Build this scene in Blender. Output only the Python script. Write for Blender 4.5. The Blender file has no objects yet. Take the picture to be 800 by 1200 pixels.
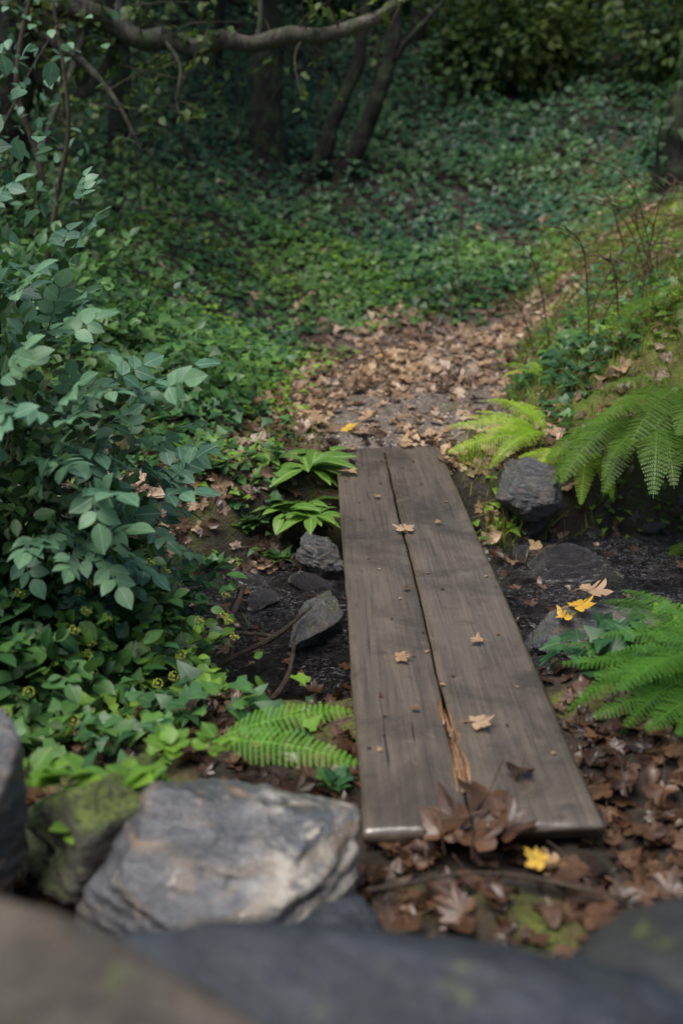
import bpy, math, random
import numpy as np
from mathutils import Vector, Matrix, Euler, noise as mnoise

rng = np.random.default_rng(11)
random.seed(5)
scene = bpy.context.scene
COL = scene.collection

# ------------------------------------------------------------------ noise / terrain
_tab = np.random.default_rng(3).random((256, 256))
def vnoise(x, y):
    x = np.asarray(x, float); y = np.asarray(y, float)
    xi = np.floor(x).astype(int); yi = np.floor(y).astype(int)
    fx = x - xi; fy = y - yi
    fx = fx*fx*(3-2*fx); fy = fy*fy*(3-2*fy)
    a = _tab[xi & 255, yi & 255]; b = _tab[(xi+1) & 255, yi & 255]
    c = _tab[xi & 255, (yi+1) & 255]; d = _tab[(xi+1) & 255, (yi+1) & 255]
    return (a*(1-fx)+b*fx)*(1-fy)+(c*(1-fx)+d*fx)*fy
def fbm(x, y, s=1.0, o=4):
    x = np.asarray(x, float); y = np.asarray(y, float)
    r = 0; a = .5; f = s
    for i in range(o):
        r = r + a*(vnoise(x*f+17.3*i, y*f+9.1*i)-.5); a *= .5; f *= 2.03
    return r
def ss(a, b, x):
    t = np.clip((np.asarray(x, float)-a)/(b-a), 0, 1)
    return t*t*(3-2*t)
def yc(x): return 3.66+.15*np.clip(x, -4, 4)+.10*np.sin(np.asarray(x)*1.7)
def y0(x): return 7.3+1.1*ss(-2, .2, x)+.3*ss(.2, 3, x)
def pathmask(x, y):
    xp = .28+.12*(y-5)+.34*ss(6.6, 9.0, y)*(y-6.6)
    w = .40+.10*(y-5)
    n = fbm(x, y, 2.0)*.95
    m = 1-ss(w-.25, w+.4, np.abs(x-xp)+n)
    return m*ss(4.75, 5.05, y)*(1-ss(8.0, 9.2, y+n*1.5))
def H(x, y):
    x = np.asarray(x, float); y = np.asarray(y, float)
    z = np.zeros(np.broadcast(x, y).shape)
    d = np.abs(y-yc(x)+fbm(x, y, 1.6)*.3)
    ch = 1-ss(.62, 1.10, d)
    z = z-.70*ch
    z = z+.58*(1-ss(.55, 1.45, y))
    m = y-y0(x)
    m = .5*(m+np.sqrt(m*m+.5))
    z = z+np.where(m < 11, .44*m, .44*11+.12*(m-11))-.02
    xm = .82+.19*(y-5)
    r = np.maximum(0, x-xm)
    z = z+1.7*np.tanh(r*.46)*ss(4.7, 5.7, y)*(1-.6*ss(8.5, 12, y))
    l = np.maximum(0, -.5-x)
    z = z+.7*np.tanh(l*.6)*ss(4.4, 5.6, y)*(1-ss(7.5, 11, y))
    pm = pathmask(x, y)
    z = z+fbm(x, y, 2.6)*.16*(1-.75*pm)*(1-.7*ch)+fbm(x, y, 9.0)*.04+ch*fbm(x, y, 6)*.10
    br = ss(-.35, -.05, x)*(1-ss(.62, .9, x))*ss(1.5, 1.85, y)*(1-ss(5.0, 5.25, y))
    z = z-.05*br
    return z
WL = -.405
def Hn(x, y):
    e = .05
    dx = (H(x+e, y)-H(x-e, y))/(2*e); dy = (H(x, y+e)-H(x, y-e))/(2*e)
    n = np.stack([-dx, -dy, np.ones_like(dx)], -1)
    return n/np.linalg.norm(n, axis=-1, keepdims=True)
def h1(x, y): return float(H(np.array([x]), np.array([y]))[0])

# ------------------------------------------------------------------ node helper
def newmat(name):
    m = bpy.data.materials.new(name); m.use_nodes = True
    nt = m.node_tree; nt.nodes.clear()
    return m, nt
class N:
    def __init__(s, nt): s.nt = nt
    def __call__(s, t, **kw):
        n = s.nt.nodes.new(t)
        ins = kw.pop('ins', {})
        for k, v in kw.items(): setattr(n, k, v)
        for k, v in ins.items():
            if isinstance(v, bpy.types.NodeSocket): s.nt.links.new(v, n.inputs[k])
            else: n.inputs[k].default_value = v
        return n
    def math(s, op, a, b=None, clamp=False):
        n = s.nt.nodes.new('ShaderNodeMath'); n.operation = op; n.use_clamp = clamp
        for i, v in enumerate([a, b]):
            if v is None: continue
            if isinstance(v, bpy.types.NodeSocket): s.nt.links.new(v, n.inputs[i])
            else: n.inputs[i].default_value = v
        return n.outputs[0]
    def mix(s, f, a, b, bt='MIX'):
        n = s.nt.nodes.new('ShaderNodeMix'); n.data_type = 'RGBA'; n.blend_type = bt
        for i, v in ((0, f), (6, a), (7, b)):
            if isinstance(v, bpy.types.NodeSocket): s.nt.links.new(v, n.inputs[i])
            else: n.inputs[i].default_value = v if i == 0 else (*v, 1)
        return n.outputs[2]
    def ramp(s, f, stops):
        n = s.nt.nodes.new('ShaderNodeValToRGB')
        el = n.color_ramp.elements
        while len(el) < len(stops): el.new(.5)
        for e, (p, c) in zip(el, stops):
            e.position = p; e.color = (*c, 1) if len(c) == 3 else c
        s.nt.links.new(f, n.inputs[0]); return n.outputs[0]
    def noise(s, vec, scale, detail=4, rough=.55, dist=0):
        n = s.nt.nodes.new('ShaderNodeTexNoise')
        n.inputs['Scale'].default_value = scale; n.inputs['Detail'].default_value = detail
        n.inputs['Roughness'].default_value = rough; n.inputs['Distortion'].default_value = dist
        if vec is not None: s.nt.links.new(vec, n.inputs['Vector'])
        return n.outputs['Fac']
    def mapr(s, f, a, b, c=0, d=1):
        n = s.nt.nodes.new('ShaderNodeMapRange'); s.nt.links.new(f, n.inputs[0])
        for i, v in enumerate((a, b, c, d)): n.inputs[i+1].default_value = v
        return n.outputs[0]
    def out(s, sh):
        o = s.nt.nodes.new('ShaderNodeOutputMaterial'); s.nt.links.new(sh, o.inputs[0])

def leafmat(name, cols, rough=.45, transl=.25, vein=None, spec=.35, objrand=False, spots=0.0, spotcol=(.05, .02, .01)):
    m, nt = newmat(name); n = N(nt)
    if objrand: r = n('ShaderNodeObjectInfo').outputs['Random']
    else: r = n('ShaderNodeNewGeometry').outputs['Random Per Island']
    stops = [(i/(len(cols)-1), c) for i, c in enumerate(cols)]
    c = n.ramp(r, stops)
    tc = n('ShaderNodeTexCoord').outputs['Object']
    ns = n.noise(tc, 45, 3)
    c = n.mix(n.mapr(ns, .3, .75, 0, .55), c, tuple(x*.45 for x in cols[0]))
    big = n.noise(tc, 1.1, 3)
    c = n.mix(n.mapr(big, .45, .65, 0, .45), c, tuple(x*y for x, y in zip(cols[-1], (1.1, .95, .6))))
    c = n.mix(n.mapr(big, .46, .36, 0, .5), c, tuple(x*.6 for x in cols[0]))
    at = n('ShaderNodeAttribute', attribute_name='leafco')
    sp = n('ShaderNodeSeparateXYZ', ins={0: at.outputs['Vector']})
    ax = n.math('ABSOLUTE', sp.outputs[0])
    bh = n.math('MULTIPLY', ns, .4)
    if vein is not None:
        mid = n.mapr(ax, .012, .035, 1, 0)
        w = n.math('SUBTRACT', sp.outputs[1], n.math('MULTIPLY', ax, .8))
        w = n.math('ABSOLUTE', n.math('SINE', n.math('MULTIPLY', w, 22)))
        sv = n.mapr(w, .0, .16, .5, 0)
        v = n.math('MAXIMUM', mid, sv)
        c = n.mix(n.math('MULTIPLY', v, .6), c, vein)
        bh = n.math('SUBTRACT', bh, n.math('MULTIPLY', v, .5))
    if spots > 0:
        s2 = n.noise(tc, 90, 2)
        c = n.mix(n.mapr(s2, .62-spots*.1, .68, 0, .85), c, spotcol)
    b = n('ShaderNodeBump', ins={'Strength': .35, 'Distance': .004, 'Height': bh})
    p = n('ShaderNodeBsdfPrincipled', ins={'Base Color': c, 'Roughness': rough, 'Normal': b.outputs[0]})
    p.inputs['Specular IOR Level'].default_value = spec
    if transl > 0:
        t = n('ShaderNodeBsdfTranslucent', ins={'Color': n.mix(.5, c, tuple(min(1, x*1.6) for x in cols[-1]))})
        mx = n('ShaderNodeMixShader', ins={0: transl, 1: p.outputs[0], 2: t.outputs[0]})
        n.out(mx.outputs[0])
    else: n.out(p.outputs[0])
    return m

# ------------------------------------------------------------------ materials
M = {}
M['ivy'] = leafmat('ivy_leaf', [(.014, .054, .020), (.030, .10, .034), (.046, .14, .052), (.11, .24, .045)], .40, .2, (.08, .16, .075))
M['ivyfar'] = leafmat('ivy_leaf_far', [(.013, .046, .026), (.028, .092, .048), (.046, .13, .070), (.085, .18, .058)], .42, .15, None, .28)
M['ivybright'] = leafmat('young_leaf', [(.07, .18, .025), (.14, .30, .035), (.24, .42, .045)], .42, .35, (.25, .35, .12))
M['shrub'] = leafmat('shrub_leaf', [(.045, .125, .075), (.08, .195, .12), (.125, .265, .17), (.16, .31, .18)], .42, .22, (.22, .33, .25))
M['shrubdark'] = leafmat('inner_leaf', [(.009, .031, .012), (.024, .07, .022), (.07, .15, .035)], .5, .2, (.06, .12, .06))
M['crown'] = leafmat('crown_leaf', [(.04, .085, .02), (.075, .135, .03), (.13, .18, .035)], .5, .35)
M['fern'] = leafmat('fern_green', [(.045, .14, .016), (.085, .225, .026)], .5, .3)
M['fernbright'] = leafmat('fern_bright', [(.12, .31, .025), (.19, .44, .04)], .5, .35)
M['fernlight'] = leafmat('fern_light', [(.24, .44, .030), (.38, .58, .045)], .5, .4)
M['ferndark'] = leafmat('fern_dark', [(.050, .125, .014), (.115, .215, .022)], .5, .3)
M['dock'] = leafmat('dock_leaf', [(.09, .20, .035), (.15, .30, .05)], .4, .3, (.3, .42, .16))
M['litter'] = leafmat('litter_leaf', [(.06, .032, .020), (.15, .084, .055), (.26, .165, .115), (.40, .28, .21), (.56, .44, .35)], .50, .1, (.24, .16, .11), spots=.5)
M['litterdark'] = leafmat('litter_dark', [(.014, .008, .005), (.040, .020, .012), (.082, .044, .026), (.16, .09, .055)], .34, .08, (.07, .04, .025), spots=.6, spec=.5)
M['lbrown'] = leafmat('fallen_brown', [(.035, .017, .010), (.078, .040, .023), (.15, .08, .046)], .36, .1, (.06, .035, .02), objrand=True, spots=.5, spec=.5)
M['ltan'] = leafmat('fallen_tan', [(.34, .21, .12), (.48, .34, .23)], .55, .15, (.25, .14, .08), objrand=True, spots=.7, spotcol=(.12, .05, .02))
M['lyellow'] = leafmat('fallen_yellow', [(.65, .38, .04), (.72, .50, .08)], .5, .2, (.4, .22, .03), objrand=True, spots=.9, spotcol=(.2, .08, .02))
M['grass'] = leafmat('grass_blade', [(.08, .18, .02), (.18, .31, .035), (.32, .38, .07)], .5, .3)
M['drygrass'] = leafmat('dry_grass', [(.10, .13, .02), (.19, .20, .04), (.24, .17, .07), (.17, .26, .03)], .6, .3)
M['flower'] = leafmat('ivy_flower', [(.24, .30, .05), (.42, .44, .08)], .6, .1)

def bark(name, dark, light, moss=0.0):
    m, nt = newmat(name); n = N(nt)
    tc = n('ShaderNodeTexCoord').outputs['Object']
    mp = n('ShaderNodeMapping', ins={'Vector': tc, 'Scale': (1, 1, .35)}).outputs[0]
    a = n.noise(mp, 22, 6, .65, .6); b2 = n.noise(tc, 3.5, 4)
    c = n.mix(n.mapr(a, .35, .65), dark, light)
    c = n.mix(n.mapr(b2, .5, .7, 0, .6), c, tuple(x*1.5 for x in light))
    if moss: c = n.mix(n.mapr(n.noise(tc, 6, 4), .5-.1*moss, .62, 0, .8), c, (.04, .06, .02))
    bp = n('ShaderNodeBump', ins={'Strength': 1.0, 'Distance': .05, 'Height': a})
    n.out(n('ShaderNodeBsdfPrincipled', ins={'Base Color': c, 'Roughness': .85, 'Normal': bp.outputs[0]}).outputs[0])
    return m
M['bark'] = bark('bark_dark', (.007, .006, .005), (.020, .015, .012), .1)
M['barkgrey'] = bark('bark_grey', (.03, .026, .02), (.12, .105, .085), .6)
M['twig'] = bark('twig_bark', (.025, .017, .011), (.085, .06, .04))
M['fernstem'] = bark('dead_stem', (.05, .025, .014), (.14, .08, .045))

def rockmat(name, dark, light, wet=.6, vein=None, moss=0.0, scale=1.0, rust=0.0, band=(1, 1, 3), bump=.03, coat=0.0):
    m, nt = newmat(name); n = N(nt)
    tc = n('ShaderNodeTexCoord').outputs['Object']
    mp = n('ShaderNodeMapping', ins={'Vector': tc, 'Scale': band, 'Rotation': (.5, .4, .3)}).outputs[0]
    a = n.noise(mp, 7*scale, 8, .65, .8)
    b2 = n.noise(tc, 2.6*scale, 5, .6, 1.0)
    fine = n.noise(tc, 60*scale, 4, .7)
    c = n.mix(n.mapr(a, .33, .66), dark, light)
    c = n.mix(n.mapr(b2, .42, .62, 0, .6), c, tuple(x*.5 for x in dark))
    if rust: c = n.mix(n.mapr(n.noise(mp, 3.4*scale, 6, .7, 1.0), .50, .60, 0, rust), c, (.21, .14, .08))
    if vein:
        # broken faces that look sideways along +X show pale rough quartz
        nx_ = n('ShaderNodeSeparateXYZ', ins={0: tc}).outputs
        side = n.mapr(nx_[0], .02, .12)
        vm = n.mapr(n.noise(mp, 6*scale, 8, .75, 1.0), .46, .56)
        c = n.mix(n.math('MULTIPLY', n.math('MULTIPLY', vm, side), .85), c, vein)
        c = n.mix(n.mapr(n.noise(tc, 12*scale, 6, .75, .6), .61, .66, 0, .8), c, vein)
    c = n.mix(n.mapr(fine, .35, .7, 0, .35), c, tuple(min(1, x*1.5) for x in light))
    if moss:
        g = n('ShaderNodeNewGeometry')
        z = n('ShaderNodeSeparateXYZ', ins={0: g.outputs['Normal']}).outputs[2]
        mk = n.math('MULTIPLY', n.mapr(z, .2, .8), n.mapr(n.noise(tc, 9, 6, .7), .60-.12*moss, .68-.08*moss))
        c = n.mix(mk, c, n.mix(n.mapr(fine, .4, .6), (.03, .045, .01), (.11, .14, .025)))
    hh = n.math('ADD', n.math('MULTIPLY', a, .7), n.math('MULTIPLY', fine, .25))
    bp = n('ShaderNodeBump', ins={'Strength': .9, 'Distance': bump, 'Height': hh})
    rr = n.mapr(b2, .3, .7, max(.05, wet-.12), wet+.15)
    p = n('ShaderNodeBsdfPrincipled', ins={'Base Color': c, 'Roughness': rr, 'Normal': bp.outputs[0]})
    if coat: p.inputs['IOR'].default_value = 1.5+coat
    n.out(p.outputs[0])
    return m
M['rockpale'] = rockmat('slate_pale', (.018, .019, .024), (.115, .118, .13), .30, (.46, .41, .34), 0, 1.3, .75, (1.0, .8, 4), .025, .25)
M['rockblue'] = rockmat('slate_blue', (.012, .015, .021), (.034, .039, .050), .5, None, .2)
M['rockbrown'] = rockmat('stone_brown', (.038, .032, .026), (.080, .067, .056), .75, None, .15, .8, .3)
M['rockwet'] = rockmat('wet_stone', (.010, .008, .009), (.050, .042, .046), .12, None, .1, 2.2, 0, (1, 1, 3), .12, .8)
M['rockgrey'] = rockmat('slate_grey', (.03, .032, .036), (.10, .102, .108), .20, None, .3, 2.0, .4, (1, 1, 3), .05, .4)
M['rockmossy'] = rockmat('mossy_stone', (.025, .024, .02), (.07, .065, .055), .7, None, 2.6, 1.2)
M['rockdark'] = rockmat('dark_stone', (.014, .015, .016), (.035, .036, .036), .7, None, .45, 1.2)

def groundmat():
    m, nt = newmat('ground_soil'); n = N(nt)
    tc = n('ShaderNodeTexCoord').outputs['Object']
    at = n('ShaderNodeAttribute', attribute_name='zone')
    sp = n('ShaderNodeSeparateColor', ins={0: at.outputs['Color']})
    a = n.noise(tc, 9, 7, .65); f = n.noise(tc, 70, 4, .7); b2 = n.noise(tc, 2.2, 4)
    soil = n.mix(n.mapr(a, .35, .65), (.012, .008, .005), (.05, .032, .02))
    path = n.mix(n.mapr(f, .35, .65), (.085, .066, .054), (.27, .22, .185))
    path = n.mix(n.mapr(a, .42, .62, 0, .8), path, (.10, .072, .056))
    moss = n.mix(n.mapr(f, .35, .65), (.055, .072, .012), (.19, .21, .03))
    moss = n.mix(n.mapr(a, .45, .6, 0, .65), moss, (.10, .065, .03))
    mud = n.mix(n.mapr(a, .4, .65), (.005, .0035, .003), (.028, .019, .013))
    c = n.mix(sp.outputs[0], soil, path)
    c = n.mix(sp.outputs[1], c, moss)
    c = n.mix(sp.outputs[2], c, mud)
    hh = n.math('ADD', a, n.math('MULTIPLY', f, .4))
    bp = n('ShaderNodeBump', ins={'Strength': 1.0, 'Distance': .04, 'Height': hh})
    r = n.mapr(sp.outputs[2], 0, 1, .8, .2)
    n.out(n('ShaderNodeBsdfPrincipled', ins={'Base Color': c, 'Roughness': r, 'Normal': bp.outputs[0]}).outputs[0])
    return m
M['ground'] = groundmat()

def watermat():
    m, nt = newmat('stream_water'); n = N(nt)
    tc = n('ShaderNodeTexCoord').outputs['Object']
    mp = n('ShaderNodeMapping', ins={'Vector': tc, 'Scale': (.9, 1.5, 1)}).outputs[0]
    a = n.noise(mp, 11, 4, .6, 1.8); f = n.noise(mp, 38, 3, .6, 1.0)
    glint_noise = n.noise(mp, 26, 7, .78, 2.5); zo = n.noise(tc, 2.8, 3)
    hh = n.math('ADD', a, n.math('MULTIPLY', f, .35))
    bp = n('ShaderNodeBump', ins={'Strength': 1.0, 'Distance': .28, 'Height': hh})
    c = n.mix(n.mapr(a, .4, .7), (.006, .005, .006), (.040, .030, .032))
    fm = n.math('MULTIPLY', n.mapr(glint_noise, .55, .62), n.mapr(zo, .38, .52))
    c = n.mix(fm, c, (.50, .48, .50))  # pale foam-like flecks painted in to stand for bright glints on the ripples
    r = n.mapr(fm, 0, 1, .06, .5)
    n.out(n('ShaderNodeBsdfPrincipled', ins={'Base Color': c, 'Roughness': r, 'Normal': bp.outputs[0], 'IOR': 2.3}).outputs[0])
    return m
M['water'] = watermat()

def woodmat(name, seed, rot=False):
    m, nt = newmat(name); n = N(nt)
    tc = n('ShaderNodeTexCoord').outputs['Object']
    tc = n('ShaderNodeMapping', ins={'Vector': tc, 'Location': (seed, seed*2, 0)}).outputs[0]
    g1 = n.noise(n('ShaderNodeMapping', ins={'Vector': tc, 'Scale': (1, .022, 1)}).outputs[0], 130, 5, .65, .3)
    g2 = n.noise(n('ShaderNodeMapping', ins={'Vector': tc, 'Scale': (1, .07, 1)}).outputs[0], 18, 5, .6, .8)
    cr = n.noise(n('ShaderNodeMapping', ins={'Vector': tc, 'Scale': (1, .03, 1)}).outputs[0], 34, 3, .5, .3)
    st = n.noise(tc, 2.3, 5, .6, .6); st2 = n.noise(tc, 9, 7, .75, .4)
    fine = n.noise(tc, 130, 3, .7)
    if rot: d, l = (.12, .058, .028), (.36, .20, .095)
    else: d, l = (.046, .037, .029), (.120, .095, .073)
    c = n.mix(n.mapr(g1, .3, .7), d, l)
    c = n.mix(n.mapr(g2, .40, .64, 0, .5), c, tuple(x*1.25 for x in l))
    c = n.mix(n.mapr(st, .46, .64, 0, .65), c, tuple(x*.55 for x in d))
    c = n.mix(n.mapr(st2, .56, .70, 0, .4), c, (.18, .145, .11))
    c = n.mix(n.mapr(st2, .44, .34, 0, .45), c, (.020, .016, .013))
    c = n.mix(n.mapr(fine, .67, .74, 0, .5), c, (.34, .30, .25))
    crk = n.math('MULTIPLY', n.mapr(cr, .30, .27, 0, 1), .85)
    c = n.mix(crk, c, (.012, .009, .007))
    hh = n.math('SUBTRACT', n.math('ADD', n.math('MULTIPLY', g1, .3), n.math('MULTIPLY', st2, .4)), n.math('MULTIPLY', crk, .8))
    bp = n('ShaderNodeBump', ins={'Strength': .35, 'Distance': .004, 'Height': hh})
    r = n.mapr(st2, .35, .65, .36, .22)
    n.out(n('ShaderNodeBsdfPrincipled', ins={'Base Color': c, 'Roughness': r, 'Normal': bp.outputs[0], 'IOR': 1.75}).outputs[0])
    return m

# ------------------------------------------------------------------ mesh helpers
def mesh_np(name, V, F, mat, leafco=None, smooth=False):
    me = bpy.data.meshes.new(name)
    V = np.asarray(V, np.float32)
    me.vertices.add(len(V)); me.vertices.foreach_set('co', V.ravel())
    loops = np.concatenate([f.ravel() for f in F]).astype(np.int32)
    sizes = np.concatenate([np.full(len(f), f.shape[1]) for f in F])
    starts = np.concatenate([[0], np.cumsum(sizes)[:-1]]).astype(np.int32)
    me.loops.add(len(loops)); me.loops.foreach_set('vertex_index', loops)
    me.polygons.add(len(sizes)); me.polygons.foreach_set('loop_start', starts)
    if smooth: me.polygons.foreach_set('use_smooth', np.ones(len(sizes), bool))
    me.update(calc_edges=True)
    if leafco is not None:
        a = me.attributes.new('leafco', 'FLOAT_VECTOR', 'POINT')
        a.data.foreach_set('vector', np.asarray(leafco, np.float32).ravel())
    if mat: me.materials.append(mat)
    return me
def tmpl(verts, faces):
    V = np.array(verts, float)
    d = {}
    for f in faces: d.setdefault(len(f), []).append(f)
    return V, [np.array(v) for v in d.values()]
def addobj(name, data, parent=None, loc=None, **props):
    o = bpy.data.objects.new(name, data); COL.objects.link(o)
    if parent: o.parent = parent
    if loc is not None: o.location = loc
    for k, v in props.items(): o[k] = v
    return o
def inst(T, P, R, S, co=None):
    V, F = T[0], T[1]
    n, k = len(P), len(V)
    W = P[:, None, :]+np.einsum('nij,kj->nki', R, V)*np.reshape(S, (n, 1, -1))
    off = (np.arange(n)*k)[:, None, None]
    Fo = [(f[None]+off).reshape(-1, f.shape[1]) for f in F]
    lc = np.tile(T[2] if len(T) > 2 else V, (n, 1))
    return W.reshape(-1, 3), Fo, lc
def merge(parts):
    V = []; F = []; L = []; o = 0
    for v, f, l in parts:
        V.append(v); F += [x+o for x in f]; L.append(l); o += len(v)
    return np.concatenate(V), F, np.concatenate(L)
def frames(nrm, az):
    n = nrm/np.linalg.norm(nrm, axis=1, keepdims=True)
    d = np.stack([np.cos(az), np.sin(az), np.zeros_like(az)], 1)
    y = d-(d*n).sum(1, keepdims=True)*n
    y /= np.linalg.norm(y, axis=1, keepdims=True)+1e-9
    x = np.cross(y, n)
    return np.stack([x, y, n], -1)
def framesdir(dirv, nrm):
    y = dirv/np.linalg.norm(dirv, axis=1, keepdims=True)
    n = nrm-(nrm*y).sum(1, keepdims=True)*y
    n /= np.linalg.norm(n, axis=1, keepdims=True)+1e-9
    x = np.cross(y, n)
    return np.stack([x, y, n], -1)

def strip_leaf(prof, fold=.2, droop=.15, curl=0.0, wob=0.0, seed=0):
    r = random.Random(seed)
    V = []; F = []; L = []
    for i, (y, w) in enumerate(prof):
        zz = -droop*y*y+r.uniform(-wob, wob)
        V += [(-w, y, zz+fold*w+curl*w*w*4+r.uniform(-wob, wob)), (0, y, zz), (w, y, zz+fold*w+curl*w*w*4+r.uniform(-wob, wob))]
        L += [(-w, y, 0), (0, y, 0), (w, y, 0)]
    for i in range(len(prof)-1):
        a = i*3; b = a+3
        F += [(a, a+1, b+1, b), (a+1, a+2, b+2, b+1)]
    v, f = tmpl(V, F); return v, f, np.array(L, float)
OV = strip_leaf([(0, .01), (.10, .17), (.28, .31), (.5, .335), (.7, .26), (.87, .12), (1, .005)], .18, .18)
OV2 = strip_leaf([(0, .01), (.15, .18), (.4, .28), (.65, .22), (1, .005)], .2, .1)
NARROW = strip_leaf([(0, .03), (.2, .06), (.35, .14), (.5, .2), (.65, .22), (.8, .18), (.93, .09), (1, .01)], .3, .65, wob=.018, seed=3)
CR1 = strip_leaf([(0, .01), (.15, .2), (.4, .32), (.65, .26), (.85, .12), (1, .01)], .4, -.2, .3, .05, 4)
def ivyT(fold=.15):
    pts = [(0, 0), (.25, -.12), (.5, .1), (.3, .34), (.17, .66), (0, 1)]
    V = [(0, 0, 0), (0, .3, .02), (0, .55, 0), (0, 1, -.12)]
    V += [(x, y, fold*x-.05*y) for x, y in pts[1:5]]+[(-x, y, fold*x-.05*y) for x, y in pts[1:5]]
    F = [(0, 4, 5, 1), (1, 5, 6, 2), (2, 6, 7, 3), (0, 1, 9, 8), (1, 2, 10, 9), (2, 3, 11, 10)]
    v, f = tmpl(V, F); L = v.copy(); L[:, 2] = 0
    return v, f, L
IVY = ivyT()
def mapleT(seed, curl=.25, stem=True):
    r = random.Random(seed)
    half = [(0, 1.0), (7, .84), (15, .82), (22, .66), (28, .52), (38, .72), (46, .78), (54, .93), (62, .76), (72, .68), (82, .48), (96, .60), (112, .62), (125, .48), (150, .34), (172, .12)]
    ang = [(a, q) for a, q in half]+[(-a, q) for a, q in reversed(half[1:])]
    V = [(0, 0, 0)]; L = [(0, 0, 0)]
    k = len(ang)
    ph = r.uniform(0, 6); fr = r.choice([2, 3])
    for ring in (.5, 1):
        for a, q in ang:
            q2 = q*ring*r.uniform(.93, 1.05); t = math.radians(a)
            x, y = q2*math.sin(t), q2*math.cos(t)
            z = curl*q2*q2*math.sin(fr*t+ph)*.8+curl*.45*q2*q2+r.uniform(-.03, .03)
            V.append((x*.62, y*.62, z*.6)); L.append((x, y, 0))
    F = []
    for i in range(k-1):
        F.append((0, 1+i+1, 1+i)); F.append((1+i, 1+i+1, 1+k+i+1, 1+k+i))
    if stem:
        b = len(V); w = .012
        for j in range(4):
            t = j/3; y = -.75*t; zz = .15*math.sin(t*2)*curl*2+.01
            V += [(-w+.08*t*t, y, zz), (w+.08*t*t, y, zz), (.08*t*t, y, zz+w*1.6)]; L += [(0, 0, 0)]*3
        for j in range(3):
            a = b+j*3
            for q in range(3): F.append((a+q, a+(q+1) % 3, a+3+(q+1) % 3, a+3+q))
    v, f = tmpl(V, F); return v, f, np.array(L, float)
MAP = [mapleT(i, .12+.26*(i % 3)) for i in range(6)]

def catmull(P, R, n=8):
    P = [Vector(p) for p in P]; out = []; rr = []
    Q = [P[0]*2-P[1]]+P+[P[-1]*2-P[-2]]
    for i in range(1, len(Q)-2):
        for j in range(n):
            t = j/n; a, b, c, d = Q[i-1], Q[i], Q[i+1], Q[i+2]
            out.append(.5*((2*b)+(c-a)*t+(2*a-5*b+4*c-d)*t*t+(-a+3*b-3*c+d)*t**3))
            rr.append(R[i-1]*(1-t)+R[i]*t)
    out.append(P[-1]); rr.append(R[-1]); return out, rr
def tube(P, R, seg=10, n=8, rough=.08):
    pts, rr = catmull(P, R, n)
    V = []; F = []; up = Vector((.13, .2, 1)).normalized()
    x = None
    for i, p in enumerate(pts):
        t = (pts[min(i+1, len(pts)-1)]-pts[max(i-1, 0)]).normalized()
        if x is None:
            x = t.cross(up) if abs(t.dot(up)) < .95 else t.cross(Vector((1, 0, 0)))
        else:
            x = x-t*x.dot(t)
        x.normalize(); y = t.cross(x)
        for k in range(seg):
            a = 2*math.pi*k/seg; d = x*math.cos(a)+y*math.sin(a)
            q = 1+rough*2*mnoise.noise((p+d*rr[i])*6) + rough*mnoise.noise((p+d*rr[i])*18)
            V.append(tuple(p+d*rr[i]*q))
    for i in range(len(pts)-1):
        for k in range(seg):
            a = i*seg+k; b = i*seg+(k+1) % seg
            F.append((a, b, b+seg, a+seg))
    F.append(tuple(range(seg-1, -1, -1))); e = (len(pts)-1)*seg; F.append(tuple(range(e, e+seg)))
    v, f = tmpl(V, F); return v, f, v*0+.5

# ------------------------------------------------------------------ ground sheet
def axis(fine0, fine1, st, lo, hi, mid=None, mst=None):
    a = list(np.arange(fine0, fine1, st))
    if mid: a += list(np.arange(a[-1]+mst, mid, mst))
    s = .15
    while a[-1] < hi: a.append(a[-1]+s); s *= 1.35
    s = .1; b = []; x = fine0
    while x > lo: x -= s; b.append(x); s *= 1.35
    return np.array(b[::-1]+a)
xs = axis(-2.8, 3.2, .035, -70, 70); ys = axis(.2, 8.8, .035, -40, 95, 18, .1)
X, Y = np.meshgrid(xs, ys)
Z = H(X, Y)
nx, ny = len(xs), len(ys)
V = np.stack([X, Y, Z], -1).reshape(-1, 3)
i, j = np.meshgrid(np.arange(nx-1), np.arange(ny-1))
a = (j*nx+i).ravel()
me = mesh_np('ground', V, [np.stack([a, a+1, a+nx+1, a+nx], 1)], M['ground'], smooth=True)
pm = pathmask(X, Y)
xm = .82+.19*(Y-5)
moss = ss(-.15, .3, X-xm)*ss(4.8, 5.2, Y)*(1-ss(10, 12, Y))*ss(-.25, -.0, fbm(X, Y, 1.3)+.08)
moss = np.maximum(moss, .8*ss(.02, .12, fbm(X+50, Y, 2.0))*(Y < 8)*(1-pm))
ch = 1-ss(.65, 1.12, np.abs(Y-yc(X)))
rgba = np.stack([pm, moss*(1-ch), ch, np.ones_like(pm)], -1).reshape(-1, 4)
ca = me.attributes.new('zone', 'FLOAT_COLOR', 'POINT'); ca.data.foreach_set('color', rgba.astype(np.float32).ravel())
addobj('ground', me, kind='structure')

nwt = 130
wx = np.concatenate([np.linspace(-9, -1.8, 60)[:-1], np.linspace(-1.8, 2.6, 582), np.linspace(2.6, 9, 60)[1:]]); nwx = len(wx); wt = np.linspace(-1.05, 1.05, nwt)
WX, WT = np.meshgrid(wx, wt)
WY = yc(WX)+WT; WZ = WL+fbm(WX, WY, 3)*.02+.012*WX+fbm(WX*1.0, WY*1.6, 9, 3)*.028
V = np.stack([WX, WY, WZ], -1).reshape(-1, 3)
i, j = np.meshgrid(np.arange(nwx-1), np.arange(nwt-1)); a = (j*nwx+i).ravel()
addobj('water', mesh_np('water', V, [np.stack([a, a+1, a+nwx+1, a+nwx], 1)], M['water'], smooth=True), kind='structure')

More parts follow.
